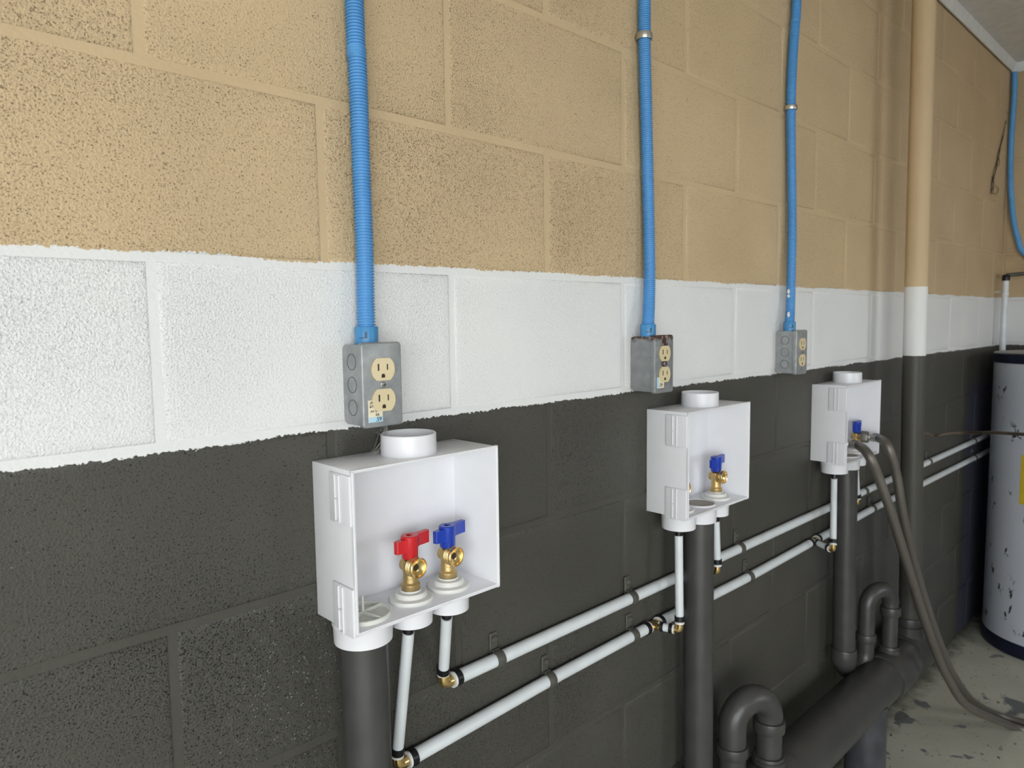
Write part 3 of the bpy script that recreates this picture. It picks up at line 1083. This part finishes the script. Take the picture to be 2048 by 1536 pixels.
def zb_at(x):
    """height of the lower pipe, which sags a little between its clamps"""
    for a, b in zip(KB, KB[1:]):
        if x < b.x:
            break
    return a.z + (b.z - a.z) * min(1.15, max(-0.3, (x - a.x) / (b.x - a.x)))


RP, RRI = 0.0106, 0.0080


def at_height(u, v, z):
    """photo pixel -> point at that height"""
    d = RIGHT * ((u - 1024) / FPX) - UP * ((v - 768) / FPX) + FWD
    return CAM + d * ((z - CAM.z) / d.z)



def ring(c, axis, r, half=0.0045, th=0.0018):
    return G().lathe(Vector(c) - Vector(axis).normalized() * half, axis, [(r, 0), (r + th, 0), (r + th, half * 2), (r, half * 2)], 24, close=True)


def elbow_geo(corner, a, b, r, la, lb):
    """brass elbow from corner along a and b"""
    a, b = Vector(a).normalized(), Vector(b).normalized()
    c = Vector(corner)
    k = r * 1.1
    path = [c + a * la, c + a * k]
    for i in range(1, 8):
        s = i / 8
        path.append(c + a * k * (1 - s) ** 2 + b * k * s * s)
    path += [c + b * k, c + b * lb]
    return G().tube(path, r, 20)


def line(zf, x0, x1, label, tees):
    t = thing('water_pipe', label, 'water pipe', ((x0 + x1) / 2, YP, zf((x0 + x1) / 2)), 'white water pipes along the wall')
    cuts = [x0] + [v_ for tx in tees for v_ in (tx - 0.016, tx + 0.016)] + [x1]
    for a, b in zip(cuts[0::2], cuts[1::2]):
        nseg = max(2, int((b - a) / 0.06))
        xs_ = [a + (b - a) * i / nseg for i in range(nseg + 1)]
        obj('tubing', G().tube([Vector((x, YP, zf(x))) for x in xs_], RP, 24), M_PEX, t)
        obj('crimp_ring', ring((a + 0.0075, YP, zf(a)), (1, 0, 0), RP, 0.0050), M_RING, t)
        obj('crimp_ring', ring((b - 0.0075, YP, zf(b)), (1, 0, 0), RP, 0.0050), M_RING, t)
        for s, xx in ((-1, a), (1, b)):
            obj('stop_ring', ring((xx - s * 0.0004, YP, zf(xx)), (1, 0, 0), RP - 0.003, 0.0018, 0.0042), M_RINGW, t)
    for tx in tees:
        z = zf(tx)
        g = G().tube([Vector((tx - 0.02, YP, z)), Vector((tx + 0.02, YP, z))], RP - 0.0022, 20)
        g.tube([Vector((tx, YP, z)), Vector((tx, YP - 0.018, z))], 0.0075, 18)
        obj('brass_tee', g, M_BRASS, t)
    return t


TB2 = PY(1306, 1247, YP).x
TB3 = PY(1627, 1094, YP).x
XA0, XB0 = PY(905, 1362, YP).x, PY(815, 1518, YP).x
TA2, TA3 = 1.052, 1.800
line(za_, XA0, XE - 0.10, 'upper white water pipe strapped along the dark wall', [TA2, TA3])
line(zb_at, XB0, XE - 0.10, 'lower white water pipe strapped along the dark wall', [TB2, TB3])


def riser(x, ztop, corner, label, branch_from=None):
    """white tube from the valve socket down to a brass elbow"""
    corner = Vector(corner)
    t = thing('supply_riser', label, 'water pipe', corner, 'white risers below the laundry boxes')
    p0 = Vector((x, YC, ztop + 0.012))
    p1 = corner + Vector((0, 0, 0.016))
    d = (p0 - p1).normalized()
    p0b = Vector((x, YC, ztop - 0.006))
    obj('stub', G().tube([p0, p0b - d * 0.012], RRI - 0.0006, 18), M_RING, t)
    obj('tubing', G().tube([p0b - d * 0.005, p1], RRI, 22), M_PEX, t)
    obj('crimp_ring', ring(p1 + d * 0.007, d, RRI, 0.005), M_RING, t)
    obj('stop_ring', ring(p1 - d * 0.001, d, RRI - 0.002, 0.0016, 0.0032), M_RINGW, t)
    if branch_from is None:
        b = Vector((1, 0, 0))
        obj('elbow', elbow_geo(corner, (0, 0, 1), b, 0.0086, 0.018, 0.018), M_BRASS, t)
    else:
        bf = Vector(branch_from)
        b = (bf - corner).normalized()
        obj('elbow', elbow_geo(corner, (0, 0, 1), b, 0.0074, 0.018, 0.014), M_BRASS, t)
        s0, s1 = corner + b * 0.0125, bf - b * 0.0135
        obj('branch_tubing', G().tube([s0, s1], RRI, 20), M_PEX, t)
        obj('crimp_ring', ring(s0 + b * 0.0045, b, RRI, 0.0032), M_RING, t)
        obj('crimp_ring', ring(s1 - b * 0.0045, b, RRI, 0.0032), M_RING, t)
        obj('stop_ring', ring(s0 - b * 0.001, b, RRI - 0.002, 0.0016, 0.0032), M_RINGW, t)
        obj('stop_ring', ring(s1 + b * 0.001, b, RRI - 0.002, 0.0016, 0.0032), M_RINGW, t)
    return t


zr1, zr2, zr3 = BOX1[1] - 0.030, BOX2[1] - 0.035, BOX3[1] - 0.035
riser(0.2775, zr1, (XB0 - 0.0165, YP, zb_at(XB0)), 'long white riser under the red-handled valve')
riser(0.3420, zr1, (XA0 - 0.0165, YP, ZA), 'short white riser under the blue-handled valve of the nearest box')
c = at_height(1359, 1260, zb_at(TB2))
riser(S2A, zr2, tuple(c), 'long white riser left of the middle dark grey standpipe', (TB2, YP, zb_at(TB2)))
c = at_height(1434, 1144, ZA)
riser(S2B, zr2, tuple(c), 'short white riser right of the middle dark grey standpipe', (TA2, YP, ZA))
c = at_height(1666, 1100, zb_at(TB3))
riser(S3A, zr3, tuple(c), 'white riser left of the farthest dark grey standpipe', (TB3, YP, zb_at(TB3)))
c = PY(1714, 1020, -0.052)
riser(S3B, zr3, (c.x, -0.052, ZA), 'white riser mostly hidden behind the farthest dark grey standpipe', (TA3, YP, ZA))


def clamp(u, v, z, label):
    x = PY(u, v, YP).x
    t = thing('pipe_clamp', label, 'pipe clamp', (x, 0, z), 'dark clamps holding the water pipes')
    r = RP
    hw = 0.0075
    pr = [(r + 0.0002, -hw), (r + 0.0026, -hw), (r + 0.0034, -hw * 0.5), (r + 0.0034, hw * 0.5), (r + 0.0026, hw), (r + 0.0002, hw)]
    obj('band', G().lathe((x, YP, z), (1, 0, 0), pr, 28, close=True), M_CLAMP, t)
    g = G().box(x - hw, x + hw, -0.0035, 0.0, z + 0.006, z + 0.040, 0.0012, 1)
    g.box(x - hw, x + hw, YP + 0.002, -0.001, z + 0.009, z + 0.0145, 0.001, 1)
    tab = obj('wall_tab', g, M_CLAMP, t)
    g = G().lathe((x, -0.0035, z + 0.030), (0, -1, 0), [(0.0062, 0), (0.0062, 0.002), (0.0045, 0.0042), (0.0001, 0.005)], 6)
    obj('screw_head', g, M_CLAMP, tab)


for u, v, lab in ((995, 1312, 'clamp on the upper water pipe nearest the nearest laundry box'),
                  (1262, 1192, 'clamp on the upper water pipe left of the middle standpipe'),
                  (1479, 1097, 'clamp on the upper water pipe right of the middle standpipe'),
                  (1728, 985, 'clamp on the upper water pipe right of the farthest standpipe'),
                  (1857, 922, 'clamp on the upper water pipe right of the vent stack'),
                  (1947, 880, 'clamp on the upper water pipe beside the water heater')):
    clamp(u, v, ZA, lab)
for u, v, lab in ((1098, 1358, 'clamp on the lower water pipe nearest the nearest laundry box'),
                  (1265, 1270, 'clamp on the lower water pipe left of the middle standpipe'),
                  (1497, 1154, 'clamp on the lower water pipe right of the middle standpipe'),
                  (1744, 1019, 'clamp on the lower water pipe right of the farthest standpipe'),
                  (1948, 916, 'clamp on the lower water pipe beside the water heater')):
    clamp(u, v, zb_at(PY(u, v, YP).x), lab)

# ------------------------------------------------------------------ braided hoses


def hose(o, d, px, tail, label):
    o = Vector(o)
    t = thing('braided_hose', label, 'hose', o, 'braided hoses from the farthest box')
    n0 = o + d * 0.012
    g = G().lathe(n0, d, [(0.0145, 0), (0.0160, 0.001), (0.0160, 0.017), (0.0145, 0.019), (0.0115, 0.020)], 6)
    obj('hex_nut', g, M_CLAMPN, t)
    obj('ferrule', G().lathe(n0 + d * 0.019, d, [(0.0105, 0), (0.0108, 0.003), (0.0095, 0.005), (0.0108, 0.007), (0.0108, 0.024), (0.0098, 0.025)], 20), M_STEEL, t)
    pts = [n0 + d * 0.030, n0 + d * 0.045] + [PY(u, v, y) for u, v, y in px] + [Vector(q) for q in tail]
    for p in pts:
        p.z = max(p.z, 0.0120)
    obj('hose_tube', G().tube(resample(spline(pts, 14), 0.008), 0.0119, 18), M_HOSE, t)


M_CLAMPN = plain('dull_nut', (0.20, 0.185, 0.165), 0.42, 0.7, var=0.15)
hose(o3b, d3, [(1775, 892, -0.150), (1793, 950, -0.165), (1806, 1030, -0.172), (1829, 1130, -0.178), (1857, 1225, -0.185), (1884, 1300, -0.195), (1908, 1352, -0.21)],
     [tuple(PY(1945, 1402, -0.235)), (2.50, -0.285, 0.0115), (2.51, -0.40, 0.0115), (2.50, -0.62, 0.0115), (2.42, -0.95, 0.0115)],
     'braided hose on the blue-handled valve, the farther one from the wall')
hose(o3a, d3, [(1737, 910, -0.155), (1757, 955, -0.172), (1782, 1025, -0.190), (1813, 1125, -0.206), (1844, 1225, -0.218), (1873, 1305, -0.230), (1898, 1360, -0.248)],
     [tuple(PY(1938, 1414, -0.278)), (2.455, -0.330, 0.0115), (2.462, -0.43, 0.0115), (2.450, -0.63, 0.0115), (2.37, -0.95, 0.0115)],
     'braided hose leaving the hidden left valve of the farthest laundry box')

# ------------------------------------------------------------------ water heater and the corner
hx, hy, hr = 3.290, -0.305, 0.247
t = thing('water_heater', 'white chipped water heater with navy bands in the far corner', 'water heater', (hx, hy, 0))
ZH = 1.200
obj('tank_jacket', G().lathe((hx, hy, 0.05), (0, 0, 1), [(hr, 0), (hr, ZH - 0.05 - 0.035)], 72), M_HEATER, t)
obj('base_band', G().lathe((hx, hy, 0), (0, 0, 1), [(hr + 0.003, 0), (hr + 0.003, 0.045), (hr + 0.0005, 0.055), (hr - 0.01, 0.055)], 72), M_NAVY, t)
obj('top_band', G().lathe((hx, hy, ZH - 0.040), (0, 0, 1), [(hr - 0.01, 0), (hr + 0.003, 0.0), (hr + 0.003, 0.036), (hr - 0.003, 0.040)], 72), M_NAVY, t)
M_LID = plain('grey_lid', (0.38, 0.38, 0.38), 0.6, var=0.15)
obj('lid', G().lathe((hx, hy, ZH - 0.004), (0, 0, 1), [(hr - 0.002, 0), (hr - 0.004, 0.004), (0.001, 0.007)], 72), M_LID, t)
obj('jacket_seam', G().lathe((hx, hy, 0.86), (0, 0, 1), [(hr, 0), (hr + 0.0012, 0.001), (hr + 0.0012, 0.003), (hr, 0.004)], 72), M_HEATER, t)
# yellow energy label wrapped on the jacket
q1 = PX(2043, 955, hx - hr)
dirc = math.atan2(CAM.y - hy, CAM.x - hx)
g = G()
za, zb_ = PX(2043, 1008, hx - hr + 0.02).z, PX(2043, 910, hx - hr + 0.02).z
a0 = None
for k in range(720):      # angle whose jacket point projects to the label's left edge
    a = 1.8 + k * math.pi / 720
    p = Vector((hx + hr * math.cos(a), hy + hr * math.sin(a), (za + zb_) / 2))
    if project(p).x > 2041:
        a0 = a
        break
a0 = a0 or 3.1
vs, fs = [], []
for i in range(13):
    a = a0 + i * 0.055
    for rr_ in (hr + 0.0002, hr + 0.0012):
        for zz in (za, zb_):
            vs.append((hx + rr_ * math.cos(a), hy + rr_ * math.sin(a), zz))
for i in range(12):
    b0, b1 = i * 4, i * 4 + 4
    fs += [(b0 + 2, b1 + 2, b1 + 3, b0 + 3), (b0, b0 + 1, b1 + 1, b1), (b0 + 1, b0 + 3, b1 + 3, b1 + 1), (b0, b1, b1 + 2, b0 + 2)]
fs += [(0, 2, 3, 1), (48, 49, 51, 50)]
obj('yellow_label', g.add(vs, fs), M_YELLOW, t)

# white pipe rising behind the heater
xw = 3.50
pa, pb = PX(2012, 556, xw), PX(2004, 712, xw)
pb = pb + (pb - pa) * 0.35
t = thing('capped_pipe', 'white pipe with black elbow rising behind the water heater', 'pipe', pb)
obj('tubing', G().tube([pa, pb], 0.0125, 20), M_PEX, t)
obj('pipe_cap', G().lathe(pa - Vector((0, 0, 0.012)), (0, 0, 1), [(0.0145, 0), (0.0150, 0.004), (0.0150, 0.018), (0.012, 0.026), (0.0001, 0.028)], 20), M_RING, t)
obj('black_arm', G().tube([pa + Vector((0, 0, 0.012)), pa + Vector((0.02, -0.06, 0.016)), pa + Vector((0.02, -0.40, 0.03))], 0.0085, 16), M_CLAMP, t)
obj('joint_ring', ring(pa + (pb - pa) * 0.15, (0, 0, 1), 0.0125, 0.006), M_TRIM, t)
s = pa + (pb - pa) * 0.13
obj('wall_bracket', G().box(s.x - 0.004, s.x + 0.004, s.y, 0.0, s.z - 0.004, s.z + 0.004), M_STRAPM, t)

# slack brown cable from the vent stack across the heater
cpts = [PY(1836, 866, -0.10), PY(1852, 867, -0.105), PY(1866, 872, -0.11), PY(1880, 870, -0.13), PY(1905, 866, -0.16), PY(1940, 866, -0.21), PY(1985, 865, -0.30), PY(2052, 869, -0.40), PY(2120, 872, -0.52)]
o = obj('brown_cable', G().tube(spline(cpts, 8), 0.0048, 12), M_CABLE, None, origin=cpts[0])
tag(o, 'slack brown cable strung from the vent stack across the water heater', 'cable')

# ------------------------------------------------------------------ cobweb between receptacle box and laundry box
M_WEB = plain('dusty_web', (0.42, 0.40, 0.37), 0.9)
rnd = random.Random(3)
ctr = PY(771, 858, -0.020)
g = G()
for k in range(18):
    a = ctr + Vector((rnd.uniform(-0.004, 0.004), rnd.uniform(-0.006, 0.006), rnd.uniform(-0.003, 0.006)))
    b = PY(rnd.uniform(738, 762), 893, -0.020) + Vector((0, rnd.uniform(-0.012, 0.012), 0))
    b.z = BOX1[2] + 0.0003
    m1 = a.lerp(b, 0.33) + Vector((rnd.uniform(0, 0.004), rnd.uniform(-0.003, 0.003), -rnd.uniform(0.001, 0.006)))
    m2 = a.lerp(b, 0.7) + Vector((rnd.uniform(-0.001, 0.004), rnd.uniform(-0.003, 0.003), -rnd.uniform(0.002, 0.006)))
    g.tube(spline([a, m1, m2, b], 5), rnd.uniform(0.00006, 0.00014), 5)
for k in range(9):
    a = PY(768 + rnd.uniform(-12, 10), 862 + rnd.uniform(-4, 20), -0.020)
    b = a + Vector((rnd.uniform(-0.012, 0.012), rnd.uniform(-0.01, 0.01), rnd.uniform(-0.008, 0.01)))
    g.tube([a, (a + b) / 2 + Vector((0, 0, 0.001)), b], 0.00012, 5)
o = obj('cobweb', g, M_WEB, None, origin=Vector(ctr))
tag(o, 'dusty cobweb strung under the nearest receptacle box', 'cobweb')

# sooty web hanging in the far corner
M_SOOT = plain('sooty_web', (0.05, 0.043, 0.037), 0.9)
g = G()
rnd = random.Random(11)
for k in range(7):
    j = lambda q: rnd.uniform(-q, q)
    pts = [PY(u + j(3), v + j(5), -0.004 + j(0.002)) for u, v in ((2013, 238), (2006, 275), (1998, 310), (1991, 340), (1986, 362), (1984, 384))]
    g.tube(spline(pts[k % 3:], 5), rnd.uniform(0.0004, 0.0010), 6)
for pts in (((1984, 352), (1988, 366), (1986, 385), (1992, 388), (1997, 378), (1991, 372)), ((1994, 312), (1999, 320), (1997, 332), (1992, 330))):
    g.tube(spline([PY(u, v, -0.004) for u, v in pts], 5), 0.0011, 6)
o = obj('cobweb', g, M_SOOT, None, origin=PY(1990, 350, -0.004))
tag(o, 'sooty cobweb on the tan wall left of the corner conduit', 'cobweb')
